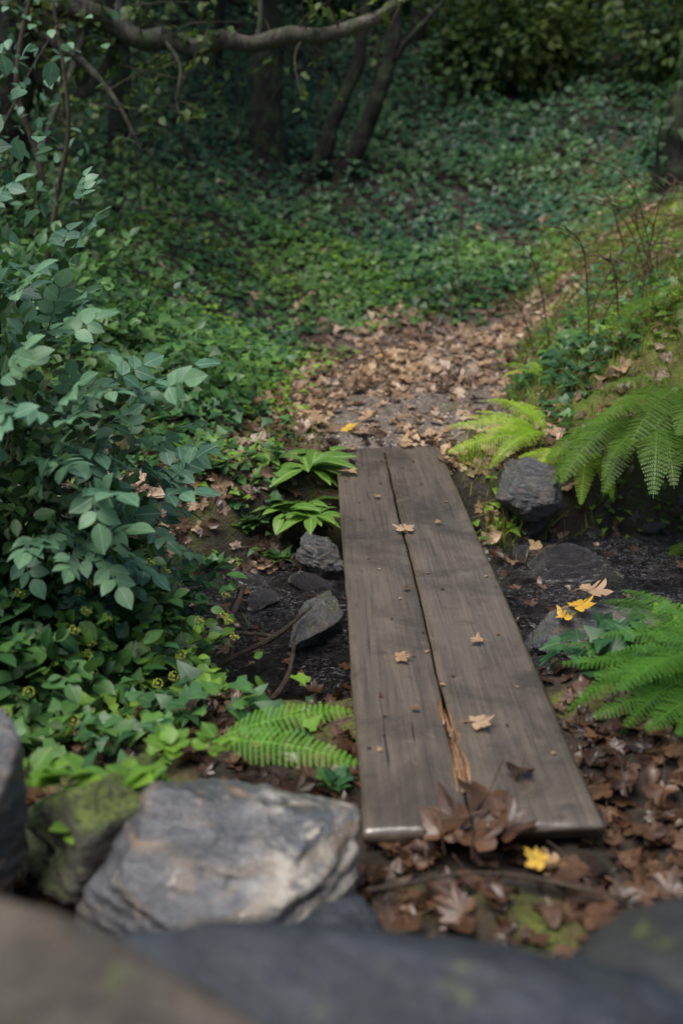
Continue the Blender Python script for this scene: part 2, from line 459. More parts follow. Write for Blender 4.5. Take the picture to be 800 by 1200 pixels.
# ------------------------------------------------------------------ footbridge
bx, by = .048+.549/2, 1.886
bridge = addobj('footbridge', None, loc=(bx, by, 0))
bridge.rotation_euler = (0, 0, .0248)
bridge['label'] = 'weathered dark brown two-plank wooden footbridge across a small stream'
bridge['category'] = 'footbridge'
def plank(x0, x1, L, seed, gapside, ys0):
    nxp, nyp = 22, 170
    V = []; F = []
    for jy in range(nyp+1):
        t = jy/nyp; y = ys0+t*(L-ys0)
        g = .004*mnoise.noise((y*2.1, seed, 0))+.003*mnoise.noise((y*9, seed, 3))
        gl = mnoise.noise((y*1.1, 5, 1))*.007+mnoise.noise((y*6, 5, 7))*.0025
        left = x0+(gl if gapside == 'L' else g); right = x1+(gl if gapside == 'R' else -g)
        if gapside == 'R': right -= .005*max(0, 1-abs(y-.42)/.25)
        if gapside == 'L': left += .006*max(0, 1-abs(y-.40)/.30)-.005*(1-t)
        endj = 1 if jy in (0, nyp) else 0
        ring = []
        def zt(u, x):
            z = .0015*mnoise.noise((x*22, y*1.6, seed))+.001*mnoise.noise((x*70, y*3, seed+4))+.004*mnoise.noise((x*4, y*1.2, seed+9))
            z -= .005*max(0, 1-u/.03)**2+.005*max(0, 1-(1-u)/.03)**2
            return z
        for k in range(nxp+1):
            u = k/nxp; x = left+(right-left)*u
            yy = y
            if jy == 0: yy = y+.014*mnoise.noise((x*9, seed, 5))
            if jy == nyp: yy = y+.06*mnoise.noise((x*8, seed, 15))
            ring.append((x, yy, zt(u, x)-(.003 if endj else 0)))
        for k, (dx, z) in enumerate([(0, -.015), (-.001, -.032), (-.01, -.038)]): ring.append((right+dx, y, z))
        for k, (dx, z) in enumerate([(.01, -.038), (.001, -.032), (0, -.015)]): ring.append((left+dx, y, z))
        V += ring
    m = nxp+1+6
    for jy in range(nyp):
        for k in range(m):
            a = jy*m+k; b = jy*m+(k+1) % m
            F.append((a, b, b+m, a+m))
    F.append(tuple(range(m-1, -1, -1))); e = nyp*m; F.append(tuple(range(e, e+m)))
    v, f = tmpl(V, F)
    return mesh_np('plank', v, f, woodmat('weathered_wood', seed), smooth=True)
hw = .549/2
p1 = addobj('plank', plank(-hw, -hw+.248, 3.19, 1.0, 'R', -.005), bridge)
p2 = addobj('plank', plank(-hw+.258, hw, 3.22, 4.4, 'L', .008), bridge)
for k, yb in enumerate((.12, 3.0)):
    v, f, l = tube([(-.30, yb, -.085), (0, yb+.01, -.088), (.30, yb, -.085)], [.045, .05, .045], 8, 6, .1)
    addobj('support_beam', mesh_np('support_beam', v, f, M['bark'], smooth=True), bridge)
rotm = woodmat('rotten_wood', 3.3, True)
parts = []
for k in range(28):
    y = random.uniform(.10, .46); x = -hw+.248+random.gauss(0, .007)
    L = random.uniform(.05, .15); r = random.uniform(.0015, .005)
    parts.append(tube([(x, y, .000), (x+random.uniform(-.004, .004), y+L*.5, random.uniform(.001, .005)), (x+random.uniform(-.008, .006), y+L, .000)], [r*.4, r, .001], 5, 3, .3))
v, f, l = merge(parts)
addobj('splintered_edge', mesh_np('splinter', v, f, rotm), bridge)

# ------------------------------------------------------------------ rocks
def rock(label, loc, size, mat, seed, rot=(0, 0, 0), planes=16, sub=5, group=None, rough=.05, sharp=.75, name='rock', cat='rock', k=34.0, pl=None, lump=1.0):
    r = np.random.default_rng(seed)
    import bmesh
    bm = bmesh.new(); bmesh.ops.create_icosphere(bm, subdivisions=sub, radius=1)
    D = np.array([v.co[:] for v in bm.verts])
    if pl is not None:
        n = np.array([p[:3] for p in pl], float); d = np.array([p[3] for p in pl], float)
    else:
        n = r.normal(size=(planes, 3)); d = r.uniform(sharp-.15, sharp+.15, planes)
    n /= np.linalg.norm(n, axis=1, keepdims=True)
    q = D@n.T
    rad = np.where(q > 1e-3, d/np.maximum(q, 1e-3), 9)
    rr = -np.log(np.exp(-k*np.minimum(rad, 3)).sum(1)+np.exp(-k*1.4))/k
    for v, rv in zip(bm.verts, rr):
        p = v.co.normalized(); p2 = p*float(rv)
        nz = mnoise.fractal(p*2.2+Vector((seed, 0, 0)), 1.0, 2.0, 5)*rough*1.3*lump+abs(mnoise.noise(p*5+Vector((0, seed, 0))))*rough*lump
        lay = mnoise.noise(Vector((p2.x*2.5+seed, p2.y*2.5, p2.z*13)))*rough*.9+mnoise.noise(Vector((p2.x*6+seed, p2.y*22+p2.x*9, p2.z*9)))*rough*.45
        v.co = p*float(rv+nz+lay)
        v.co.x *= size[0]; v.co.y *= size[1]; v.co.z *= size[2]
    for f in bm.faces: f.smooth = True
    me = bpy.data.meshes.new(name); bm.to_mesh(me); bm.free(); me.materials.append(mat)
    o = addobj(name, me, loc=loc); o.rotation_euler = rot
    o['label'] = label; o['category'] = cat
    if group: o['group'] = group
    return o
SLAB = [(-.05, -.38, .90, .40), (.55, -.45, .75, .66), (.75, -.65, .25, .80), (1, .1, -.1, 1.0), (.25, -1, -.1, .80), (-.7, -.8, .0, .86), (-1, .1, .25, 1.0), (-.5, .8, .5, .82), (.3, 1, .2, .76), (0, 0, -1, .8), (-.75, -.1, .65, .76), (.1, .3, 1, .50)]
rock('layered dark slate boulder with a broken cream and rust edge', (-.225, 1.64, .095), (.255, .24, .25), M['rockpale'], 4, (-.02, .06, .06), rough=.055, pl=SLAB, k=80, sub=6, lump=.45)
rock('jagged slate slab with a pale broken edge', (-.72, 1.62, .12), (.13, .14, .25), M['rockpale'], 9, (.15, .40, .5), rough=.05, pl=[(.5, -.75, .35, .5), (.75, .4, .6, .6), (-.6, -.5, .4, .7), (0, 1, .1, .7), (1, -.2, -.3, .7), (0, 0, -1, .8), (-1, 0, 0, .9)], k=60, lump=.6)
rock('low moss covered stone between two slate boulders', (-.50, 1.82, .02), (.22, .20, .17), M['rockmossy'], 15, rough=.1)
rock('brown weathered boulder of the bank edge', (-.32, .70, .445), (.52, .22, .27), M['rockbrown'], 21, (0, .24, .1), 12, rough=.03, sharp=.8, k=16)
rock('dark blue grey slate slab of the bank edge', (.22, .86, .43), (.50, .16, .20), M['rockblue'], 30, (0, .07, -.05), 14, rough=.03, k=16)
rock('dark mossy stone beside the fallen leaves', (.66, .95, .36), (.28, .16, .19), M['rockdark'], 33, (0, .1, 0), 14, k=16)
rock('small dark slate stone under the pale boulder', (.0, 1.44, .06), (.13, .10, .11), M['rockblue'], 35, (.2, 0, .6))
rock('low rounded grey stone among ferns at the stream bank', (.95, 4.72, -.12), (.17, .15, .20), M['rockgrey'], 45, (0, .1, .3))
rock('wide dark wet boulder in the stream', (1.10, 4.28, -.42), (.26, .16, .14), M['rockwet'], 43, (0, 0, .3), rough=.07)
rock('flat blue grey stone holding fallen maple leaves', (.97, 3.62, -.39), (.30, .20, .18), M['rockgrey'], 47, (0, .05, .5), rough=.05, lump=.5)
rock('wet stone at the far bank of the stream', (1.95, 4.45, -.35), (.3, .22, .2), M['rockwet'], 48, (0, 0, .9), rough=.09)
rock('wet stone beside the bridge plank', (.72, 3.35, -.41), (.11, .10, .09), M['rockwet'], 49, rough=.08)
rock('tilted grey slate slab in the stream', (-.12, 3.70, -.36), (.08, .26, .10), M['rockgrey'], 51, (.1, .3, -.35), rough=.06, lump=.5)
rock('dark flat slate slab in the stream', (-.42, 4.15, -.40), (.12, .09, .07), M['rockwet'], 52, (.1, .1, -.5), rough=.08)
rock('wet slate stone under the bridge end', (-.10, 4.30, -.30), (.13, .10, .11), M['rockgrey'], 57, (0, .2, -.2), rough=.07)
rock('grey slate slab lying in the stream', (-.52, 3.00, -.42), (.13, .09, .08), M['rockwet'], 54, (0, .1, .3), rough=.07)
for k in range(64):
    x = random.uniform(-1.1, 1.8); y = float(yc(x))+random.choice([random.uniform(-.95, -.5), random.uniform(.5, 1.0), random.uniform(-.8, .9)])
    s = random.uniform(.02, .07)
    rock('dark wet stone lying in the stream bed', (x, y, max(h1(x, y), WL-.01)+s*.12), (s*1.4, s, s*.6), M[random.choice(['rockwet', 'rockwet', 'rockwet', 'rockgrey'])], 60+k, (random.uniform(-.3, .3), random.uniform(-.3, .3), random.uniform(0, 3)), 10, 3, 'stones in the stream bed', name='stone', cat='stone', rough=.07, sharp=.7)

import bmesh
bm = bmesh.new(); bmesh.ops.create_icosphere(bm, subdivisions=1, radius=1)
GT = (np.array([v.co[:] for v in bm.verts])*np.array([1, .8, .55]), [np.array([[v.index for v in f.verts] for f in bm.faces])]); bm.free()
n0 = 12000
x = rng.uniform(-1, 2, n0); y = rng.uniform(4.9, 8.5, n0); k = rng.random(n0) < pathmask(x, y)
x, y = x[k], y[k]; n0 = len(x)
v, f, l = inst(GT, np.stack([x, y, H(x, y)+.002], 1), frames(Hn(x, y), rng.uniform(0, 6.3, n0)), rng.uniform(.003, .013, n0)**1)
mg, nt = newmat('gravel'); n = N(nt)
cc = n.ramp(n('ShaderNodeNewGeometry').outputs['Random Per Island'], [(0, (.045, .035, .028)), (.6, (.18, .14, .115)), (1, (.44, .38, .33))])
n.out(n('ShaderNodeBsdfPrincipled', ins={'Base Color': cc, 'Roughness': .8}).outputs[0])
addobj('gravel', mesh_np('gravel', v, f, mg), kind='stuff', label='small brown gravel scattered on the footpath', category='gravel')

# ------------------------------------------------------------------ ivy ground cover
def rnormal(n, s): return rng.normal(size=(n, 3))*s
def ivyzone(x, y):
    nn = fbm(x, y, 1.5)*.9
    back = ss(-.3, .4, y-(y0(x)+.0+.9*ss(1.0, 2.6, x))+nn*1.3)
    left = ss(-.15, .25, (-.60+.10*(y-5))-x+nn*.8)*ss(4.6, 5.1, y)
    return np.maximum(back, left)*(1-pathmask(x, y)*(y < 9))
parts = []
for (ya, yb, dens, s0, s1, hgt) in ((4.5, 7.5, 950, .04, .08, .20), (7.5, 10, 750, .05, .085, .14), (10, 13.5, 520, .055, .095, .18), (13.5, 20, 190, .08, .14, .35)):
    w = .42*yb+1.2
    n0 = int(dens*(yb-ya)*2*w)
    x = rng.uniform(-w, w, n0); y = rng.uniform(ya, yb, n0)
    k = (rng.random(n0) < ivyzone(x, y)) & (np.abs(x) < .42*y+1.2) & (rng.random(n0) < .5+1.6*ss(-.12, .12, fbm(x+7, y, 1.1)))
    x, y = x[k], y[k]; n0 = len(x)
    z = H(x, y)+rng.random(n0)**1.6*hgt*(.4+2.0*ss(-.1, .25, fbm(x-9, y+3, .9)))
    nr = Hn(x, y)+np.array([0, -.30, .3])+rnormal(n0, .36)
    parts.append(inst(IVY if ya < 13 else (OV2[0]*[1.4, 1, 1], OV2[1], OV2[2]), np.stack([x, y, z], 1), frames(nr, rng.normal(-1.57, 1.5, n0)), rng.uniform(s0, s1, n0)))
v, f, l = merge(parts[:2])
addobj('ivy_ground_cover', mesh_np('ivy', v, f, M['ivy'], l), kind='stuff', label='dense dark green ivy covering the bank', category='ivy')
v, f, l = merge(parts[2:])
addobj('ivy_ground_cover', mesh_np('ivy', v, f, M['ivyfar'], l), kind='stuff', label='glossy dark ivy covering the wooded slope', category='ivy')
def under(n0, th, mat, s0, s1, label, xa, xb, ya, yb, off, hg=.09, T=IVY, cw=.80):
    x = rng.uniform(xa, xb, n0); y = rng.uniform(ya, yb, n0)
    k = (fbm(x+off, y+4, 2.4) > th) & (np.abs(y-yc(x)) > cw) & (pathmask(x, y) < .3) & ~((x > -.06) & (x < .68) & (y < 5.15)) & ~((y < 2.3) & (x > -.4) & (x < 1.0))
    x, y = x[k], y[k]; n0 = len(x)
    v, f, l = inst(T, np.stack([x, y, H(x, y)+rng.random(n0)*hg+.01], 1), frames(np.array([0, -.3, 1])+rnormal(n0, .35), rng.uniform(0, 6.3, n0)), rng.uniform(s0, s1, n0))
    addobj('undergrowth', mesh_np('undergrowth', v, f, mat, l), kind='stuff', label=label, category='ground cover')
under(15000, .03, M['ivybright'], .022, .06, 'bright green young leaves on the stream banks', -1.8, 2.8, 2.0, 10, 31)
under(8000, .0, M['ivy'], .035, .075, 'green ivy leaves trailing over the stream banks', -1.9, 1.5, 2.1, 6.5, 77, .12)
under(2500, .06, M['ivy'], .04, .08, 'dark leaves trailing over the right bank', .9, 3.6, 4.7, 9.5, 12, .15)
BL = strip_leaf([(0, .02), (.35, .022), (.7, .015), (1, .002)], .1, .45)
def grassy(x, y, mat, s0, s1, label):
    n0 = len(x); dr = np.array([0, 0, 1.0])+rnormal(n0, .6); dr[:, 2] = np.abs(dr[:, 2])*.8+.2
    v, f, l = inst(BL, np.stack([x, y, H(x, y)-.01], 1), framesdir(dr, rnormal(n0, 1)), rng.uniform(s0, s1, n0))
    addobj('grass', mesh_np('grass', v, f, mat, l), kind='stuff', label=label, category='grass')
n0 = 11000
x = rng.uniform(.35, 2.6, n0); y = rng.uniform(4.6, 9.0, n0)
k = (fbm(x+3, y+8, 2.2) > -.06) & (pathmask(x, y) < .5) & (x > .62)
xb = np.concatenate([rng.normal(.76, .05, 300), rng.normal(.68, .06, 260), rng.normal(-.3, .1, 160)]); yb2 = np.concatenate([rng.normal(4.66, .06, 300), rng.normal(5.0, .09, 260), rng.normal(5.1, .2, 160)])
grassy(np.concatenate([x[k], xb]), np.concatenate([y[k], yb2]), M['grass'], .05, .14, 'thin green grass on the bank')
n0 = 30000
x = rng.uniform(.9, 4.6, n0); y = rng.uniform(5.0, 10.0, n0)
k = (fbm(x+13, y+2, 1.5) > -.10) & (x > .80+.19*(y-5)) & (rng.random(n0) > .6*(ivyzone(x, y) > .5)) & (pathmask(x, y) < .5)
grassy(x[k], y[k], M['drygrass'], .05, .14, 'dry brown and green grass on the mossy bank')

# ------------------------------------------------------------------ leaf litter
def litterdens(x, y):
    pm = pathmask(x, y); c = np.abs(y-yc(x))
    edge = ss(.0, .3, pm)*(1-.80*ss(.55, .95, pm)*(y < 6.6))
    d = .45+.0*x
    d = np.where((y > 4.5) & (y < 10.5), .30+.8*edge, d)
    d = np.where((y > 5) & (y < 6.2) & (pm > .6), .18, d)
    d = np.where((x < -.05) & (x > -1.0) & (y > 4.2) & (y < 6.8), 1.2, d)
    d = np.where(y < 2.5, 1.2, d)
    d = np.where(c < .80, .06, d)
    iv = (ivyzone(x, y) > .5)
    d = np.where(iv & (pm < .05), d*.12, d)
    return np.clip(d, 0, 1.2)
def litter(n0, ya, yb, xa, xb, s0, s1, mat, seed):
    x = rng.uniform(xa, xb, n0); y = rng.uniform(ya, yb, n0)
    k = rng.random(n0) < litterdens(x, y)*(.35+1.3*ss(-.15, .12, fbm(x+seed, y, 1.8)))
    x, y = x[k], y[k]; pr = []
    tps = [MAP[0], MAP[1], MAP[3], MAP[4], CR1, MAP[5]]
    which = rng.integers(0, 6, len(x))
    for q in range(6):
        s = which == q; m = s.sum()
        if not m: continue
        xx, yy = x[s], y[s]
        nr = Hn(xx, yy)+rnormal(m, .22)
        zz = np.maximum(H(xx, yy), np.where(yy < 4.7, WL, -9))
        P = np.stack([xx, yy, zz+rng.uniform(.004, .025, m)], 1)
        sz = rng.uniform(s0, s1, m)
        sz = sz*np.where(rng.random(m) < .35, .5, 1)
        pr.append(inst(tps[q], P, frames(nr, rng.uniform(0, 6.3, m)), sz))
    v, f, l = merge(pr)
    return mesh_np('leaf_litter', v, f, mat, l)
addobj('leaf_litter', litter(11500, 4.35, 10.4, -2.0, 3.6, .06, .14, M['litter'], 0), kind='stuff', label='carpet of dry brown and tan autumn leaves along the path', category='fallen leaves')
addobj('leaf_litter', litter(9500, 1.3, 5.2, -1.6, 2.4, .045, .095, M['litterdark'], 40), kind='stuff', label='damp dark brown leaves on the stream banks', category='fallen leaves')

LM = {}
for key in ('lbrown', 'ltan', 'lyellow'):
    LM[key] = [mesh_np('fallen_leaf', *MAP[q][:2], M[key], MAP[q][2]) for q in (0, 1, 2, 3, 4, 5)]
LBL = {'lbrown': 'curled brown maple leaf lying on the ground', 'ltan': 'dry tan maple leaf lying on the ground', 'lyellow': 'yellow orange maple leaf lying on the ground'}
def fall(key, x, y, z, s, rz=None, tilt=.1, label=None, group='fallen autumn leaves', var=None):
    o = bpy.data.objects.new('fallen_leaf', LM[key][random.randrange(6) if var is None else var]); COL.objects.link(o)
    o.location = (x, y, z); o.scale = (s, s, s)
    o.rotation_euler = (random.uniform(-tilt, tilt), random.uniform(-tilt, tilt), random.uniform(0, 6.3) if rz is None else rz)
    o['label'] = label or LBL[key]; o['category'] = 'leaf'; o['group'] = group
def onb(lx, ly):
    a = .0248; return bx+lx*math.cos(a)-ly*math.sin(a), by+lx*math.sin(a)+ly*math.cos(a)
for key, lx, ly, s, var, lb in [('ltan', -.225, 2.72, .11, 1, 'pale tan maple leaf lying on the bridge plank'), ('ltan', -.02, 1.90, .10, 0, 'orange tan maple leaf lying on the bridge plank'),
        ('ltan', -.13, .80, .065, 3, 'small tan leaf lying on the bridge plank'), ('ltan', .125, .90, .05, 2, 'small orange leaf fragment on the bridge plank'),
        ('ltan', .045, .42, .085, 1, 'pale curled leaf lying on the bridge plank'), ('lbrown', .02, .09, .14, 2, 'large crumpled brown leaf at the plank end'),
        ('lbrown', .12, .20, .08, 5, 'small crumpled brown leaf on the bridge plank'), ('ltan', -.10, 2.35, .045, 4, 'small pale leaf fragment on the bridge plank'),
        ('lbrown', -.11, .50, .03, 4, 'small brown leaf fragment on the bridge plank'), ('lbrown', -.06, 1.32, .035, 4, 'tiny brown leaf fragment on the bridge plank'),
        ('lbrown', -.06, .0, .14, 2, 'large crumpled brown leaf at the plank end'), ('ltan', .13, 2.0, .03, 4, 'tiny tan leaf fragment on the bridge plank'),
        ('lbrown', .04, -.04, .14, 5, 'large crumpled brown leaf at the plank end'), ('lbrown', -.04, -.08, .15, 2, 'large crumpled brown leaf at the plank end'),
        ('lbrown', -.10, -.05, .12, 5, 'curled dark brown leaf at the plank end'), ('ltan', -.21, 3.12, .10, 0, 'pale leaf lying where the path meets the planks'), ('ltan', .10, 3.2, .09, 3, 'pale leaf lying where the path meets the planks')]:
    X1, Y1 = onb(lx, ly); fall(key, X1, Y1, .010+s*.09, s, None, .10, lb, 'leaves on the footbridge', var)
for k in range(40):
    X1, Y1 = onb(random.uniform(-.25, .25), random.uniform(.2, 3.1)); fall(random.choice(['ltan', 'lbrown', 'lbrown']), X1, Y1, .005, random.uniform(.008, .022), None, .1, 'tiny leaf crumb lying on the bridge plank', 'leaves on the footbridge', 4)
for (x, y, z, s, key) in [(.92, 3.55, -.215, .13, 'lyellow'), (.99, 3.66, -.20, .17, 'ltan'), (.86, 3.50, -.24, .09, 'lyellow'), (.40, 1.66, .09, .065, 'lyellow')]:
    fall(key, x, y, z, s, None, .15)
cnt = 0
while cnt < 250:
    z_ = random.random()
    if z_ < .50: x, y = random.uniform(-.15, 1.3), random.uniform(1.35, 2.5)
    elif z_ < .65: x, y = random.uniform(-1.2, 1.8), random.uniform(2.5, 4.9)
    else: x, y = random.uniform(-.9, 1.6), random.uniform(4.9, 7.5)
    if 0 < x < .64 and 1.87 < y < 5.1: continue
    if abs(y-float(yc(x))) < .8 and random.random() < .75: continue
    if y > 4.9 and random.random() < float(pathmask(np.array([x]), np.array([y]))[0])*.6: continue
    zz = max(h1(x, y), WL+.012*x)
    key = random.choices(['lbrown', 'ltan', 'lyellow'], [.97, .03, .0])[0] if y < 4.2 else random.choices(['lbrown', 'ltan', 'lyellow'], [.4, .58, .02])[0]
    fall(key, x, y, zz+random.uniform(.012, .05), random.uniform(.06, .11) if y < 4.2 else random.uniform(.09, .15), None, .4); cnt += 1

# ------------------------------------------------------------------ ferns
def frond_mesh(L, W, npin, a0, a1, seed, mat, npl=12):
    r = random.Random(seed)
    pts = []; y = z = 0; ns = 40
    for i in range(ns+1):
        t = i/ns; pts.append((y, z)); a = a0+(a1-a0)*t**.8
        y += L/ns*math.cos(a); z += L/ns*math.sin(a)
    V = []; F = []
    def quad(p, u, w, l, ww, nrm):
        b = len(V)
        V.extend([p-w*ww*.45, p+u*l*.55-w*ww*.45, p+u*l, p+u*l*.55+w*ww*.45, p+w*ww*.45]); F.append((b, b+1, b+2, b+3, b+4))
    for i in range(ns):
        w = .005*(1-i/ns)+.001; b = len(V)
        (ya, za), (yb, zb) = pts[i], pts[i+1]
        V.extend([Vector((-w, ya, za)), Vector((w, ya, za)), Vector((w, yb, zb)), Vector((-w, yb, zb))]); F.append((b, b+1, b+2, b+3))
    sp = .86*L/npin
    for i in range(npin):
        s = .13+.86*i/npin; fi = s*ns; i0 = min(int(fi), ns-1); fr = fi-i0
        p = Vector((0, pts[i0][0]*(1-fr)+pts[i0+1][0]*fr, pts[i0][1]*(1-fr)+pts[i0+1][1]*fr))
        t = Vector((0, pts[i0+1][0]-pts[i0][0], pts[i0+1][1]-pts[i0][1])).normalized()
        nr = Vector((0, -t.z, t.y))
        ln = W*(min(1, (s-.05)/.28)**.8)*max(.04, (1-s))**.62*1.15*r.uniform(.9, 1.06)
        for sd in (-1, 1):
            ax = (Vector((sd, 0, 0))*.93+t*.30+nr*r.uniform(-.20, .04)).normalized()
            cr = ax.cross(nr).normalized()
            m = max(3, int(npl*ln/W)+2)
            for j in range(m):
                q = j/m; pp = p+ax*ln*(q+.04)-nr*(.22*ln*q*q)
                pl = min(sp*.47, ln*.5)*(1-q)**.45+.002; wd = ln/m*.70
                for s2 in (-1, 1):
                    quad(pp, (cr*s2*.95+ax*.40).normalized(), ax, pl, wd, nr)
    v, f = tmpl([tuple(q) for q in V], F)
    return mesh_np('frond', v, f, mat, v*0+.5)
FR = {}
for mk in ('fern', 'fernlight', 'ferndark', 'fernbright'):
    np_ = 22 if mk == 'fernbright' else 32
    FR[mk] = [frond_mesh(1, .17, np_, 1.05, -.6, 1, M[mk]), frond_mesh(1, .16, np_, .65, -1.15, 2, M[mk]), frond_mesh(1, .17, np_, .35, -.45, 3, M[mk])]
def fern(base, fr, mk, label):
    e = addobj('fern', None, loc=base, label=label, category='fern', group='ferns on the stream bank')
    for (az, L, var, tilt, roll) in fr:
        o = addobj('frond', FR[mk][var], e)
        o.rotation_euler = (math.radians(tilt), math.radians(roll), math.radians(az))
        o.scale = (L*1.1, L, L)
fern((1.06, 5.04, h1(1.06, 5.04)+.07), [(100, .54, 2, -5, -25), (80, .52, 2, 8, -20), (50, .45, 0, 10, -10), (20, .4, 0, 5, 0), (130, .45, 1, 0, -20), (90, .40, 2, 25, -10), (112, .38, 2, 15, -20), (65, .45, 2, 12, -10)], 'fernlight', 'bright yellow green fern beside the path')
fern((1.26, 4.95, h1(1.26, 4.95)+.10), [(140, .50, 1, -5, -15), (165, .48, 1, 0, 0), (110, .42, 2, 10, -15), (190, .42, 1, 0, 0), (128, .45, 2, 8, -10)], 'fernlight', 'light green fern arching over the bank')
big = []
for k in range(20):
    az_ = 95+k*7.2+random.uniform(-6, 6)
    big.append((az_, random.uniform(.55, .85), 1 if k % 4 else 2, random.uniform(0, 12), random.uniform(-8, 8)))
fern((1.58, 4.92, .14), big+[(20, .4, 0, 0, 0), (-30, .4, 0, 0, 0), (300, .5, 0, 0, 0)], 'ferndark', 'large arching green fern above the stream')
fern((1.82, 4.95, .30), [(90+k*10+random.uniform(-6, 6), random.uniform(.6, .9), random.choice([1, 1, 2]), random.uniform(0, 10), 0) for k in range(17)], 'ferndark', 'drooping green fern above the stream')
fern((1.90, 5.6, h1(1.90, 5.6)), [(70+k*22+random.uniform(-6, 6), random.uniform(.45, .6), random.choice([0, 1]), 0, 0) for k in range(9)], 'ferndark', 'green fern growing on the mossy bank')
fern((1.20, 5.85, h1(1.20, 5.85)), [(60, .36, 0, 0, 0), (110, .32, 0, 0, 0), (10, .32, 0, 0, 0), (330, .3, 0, 0, 0), (180, .26, 0, 0, 0)], 'fernlight', 'small pale green fern beside the path')
nr_ = []
for k in range(26):
    nr_.append((10+k*7.2+random.uniform(-5, 5), random.uniform(.40, .55), random.choice([0, 1, 2]), random.uniform(0, 16), random.uniform(-12, 5)))
fern((1.07, 2.43, 0.05), nr_+[(200, .40, 1, 0, 0), (300, .4, 0, 0, 0), (-20, .45, 0, 0, 0)], 'fern', 'rich green fern beside the bridge')
fern((-.31, 2.08, .10), [(-80, .36, 2, 16, 20), (-106, .38, 2, 6, 25)], 'fernbright', 'small bright fern behind the pale boulder')
for k, (x, y) in enumerate([(2.35, 6.6), (1.95, 4.75)]):
    fern((x, y, h1(x, y)), [(a+random.uniform(-12, 12), random.uniform(.5, .7), random.choice([0, 0, 1]), 0, 0) for a in range(20, 360, 45)], 'ferndark', 'green fern on the bank above the stream')

# ------------------------------------------------------------------ shrubs
def sprigT(seed, pairs=3):
    r = random.Random(seed); V, F, L = OV
    P = []; D = []; S = []
    for i in range(pairs):
        y = .25+.22*i
        for sd in (-1, 1):
            P.append((0, y, 0)); D.append((sd*1.0, .55+r.uniform(-.15, .2), r.uniform(-.25, .1))); S.append(r.uniform(.30, .40))
    P.append((0, .25+.22*pairs-.05, 0)); D.append((r.uniform(-.15, .15), 1, -.1)); S.append(.42)
    P = np.array(P, float); D = np.array(D, float); nn = np.tile([0, 0, 1.0], (len(P), 1))+np.array([[r.uniform(-.35, .35), r.uniform(-.35, .35), 0] for _ in P])
    a = inst((V, F, L), P, framesdir(D, nn), np.array(S))
    b = tube([(0, 0, -.02), (0, .4, .0), (0, .25+.22*pairs-.05, 0)], [.012, .010, .006], 4, 2, 0)
    return merge([a, b])
SPR = [sprigT(i, 2+i % 2) for i in range(4)]
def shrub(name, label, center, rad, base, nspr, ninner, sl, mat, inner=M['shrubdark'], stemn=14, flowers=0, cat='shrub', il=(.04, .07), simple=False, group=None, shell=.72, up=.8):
    e = addobj(name, None, loc=base, label=label, category=cat)
    if group: e['group'] = group
    B = np.array(base, float); C = np.array(center, float)
    def pts(n, lo, hi):
        d = rng.normal(size=(n, 3)); d /= np.linalg.norm(d, axis=1, keepdims=True)
        r = rng.uniform(lo, hi, n)*(1+.65*np.array([mnoise.noise(Vector(q*2.2+B)) for q in d]))
        return d, C+d*r[:, None]*np.array(rad)-B
    st = []
    d, tp = pts(stemn, .6, .95)
    for q in range(stemn):
        t = tp[q]; m1 = t*.45+rng.normal(size=3)*.06; m1[2] = abs(t[2])*.35
        st.append(tube([(rng.normal()*.05, rng.normal()*.05, -.1), tuple(m1), tuple(t*.8+rng.normal(size=3)*.03), tuple(t)], [.012, .009, .005, .002], 5, 4, .1))
    v, f, l = merge(st); addobj('stem', mesh_np('stem', v, f, M['twig'], l), e)
    d, P = pts(nspr, shell, 1.02)
    ok = P[:, 2]+B[2] > H(P[:, 0]+B[0], P[:, 1]+B[1])-.02
    d, P = d[ok], P[ok]
    pr = []
    if simple:
        m = len(P); dr = d+rnormal(m, .5)+np.array([0, 0, -.1])
        pr.append(inst(OV, P, framesdir(dr, np.array([0, -.2, up])+d*.5+rnormal(m, .3)), rng.uniform(*sl, m)))
    else:
        wh = rng.integers(0, 4, len(P))
        for q in range(4):
            s = wh == q; m = s.sum()
            dr = d[s]*1.0+rnormal(m, .45)+np.array([0, 0, -.05])
            pr.append(inst(SPR[q], P[s], framesdir(dr, np.array([0, -.15, up])+d[s]*.35+rnormal(m, .25)), rng.uniform(*sl, m)))
    v, f, l = merge(pr); addobj('foliage', mesh_np('foliage', v, f, mat, l), e)
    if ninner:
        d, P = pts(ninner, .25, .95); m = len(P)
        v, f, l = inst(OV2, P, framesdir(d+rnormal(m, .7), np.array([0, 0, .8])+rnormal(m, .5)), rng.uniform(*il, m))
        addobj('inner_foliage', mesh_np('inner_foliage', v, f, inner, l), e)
    if flowers:
        d, P = pts(flowers*5, .98, 1.12)
        P = P[(d[:, 1] < 0.2) & (d[:, 2] > -.5) & (d[:, 0] > -.5)][:flowers]
        q = rng.normal(size=(30, 3)); q /= np.linalg.norm(q, axis=1, keepdims=True)
        v, f, l = merge([inst(GT, q*.014, np.tile(np.eye(3), (30, 1, 1)), np.full(30, .0030)), inst(GT, np.zeros((1, 3)), np.eye(3)[None], np.array([[.006, .006, .010]]))])
        fm = mesh_np('flower_cluster', v, f, M['flower'], l)
        for c in P: addobj('flower_cluster', fm, e, loc=tuple(c))
    return e
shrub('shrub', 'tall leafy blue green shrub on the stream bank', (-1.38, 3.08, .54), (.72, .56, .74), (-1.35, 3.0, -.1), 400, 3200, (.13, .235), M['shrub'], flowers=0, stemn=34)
shrub('shrub', 'leafy blue green shrub arching over the stream', (-1.02, 2.95, .40), (.42, .34, .38), (-1.15, 2.75, -.1), 80, 900, (.14, .22), M['shrub'])
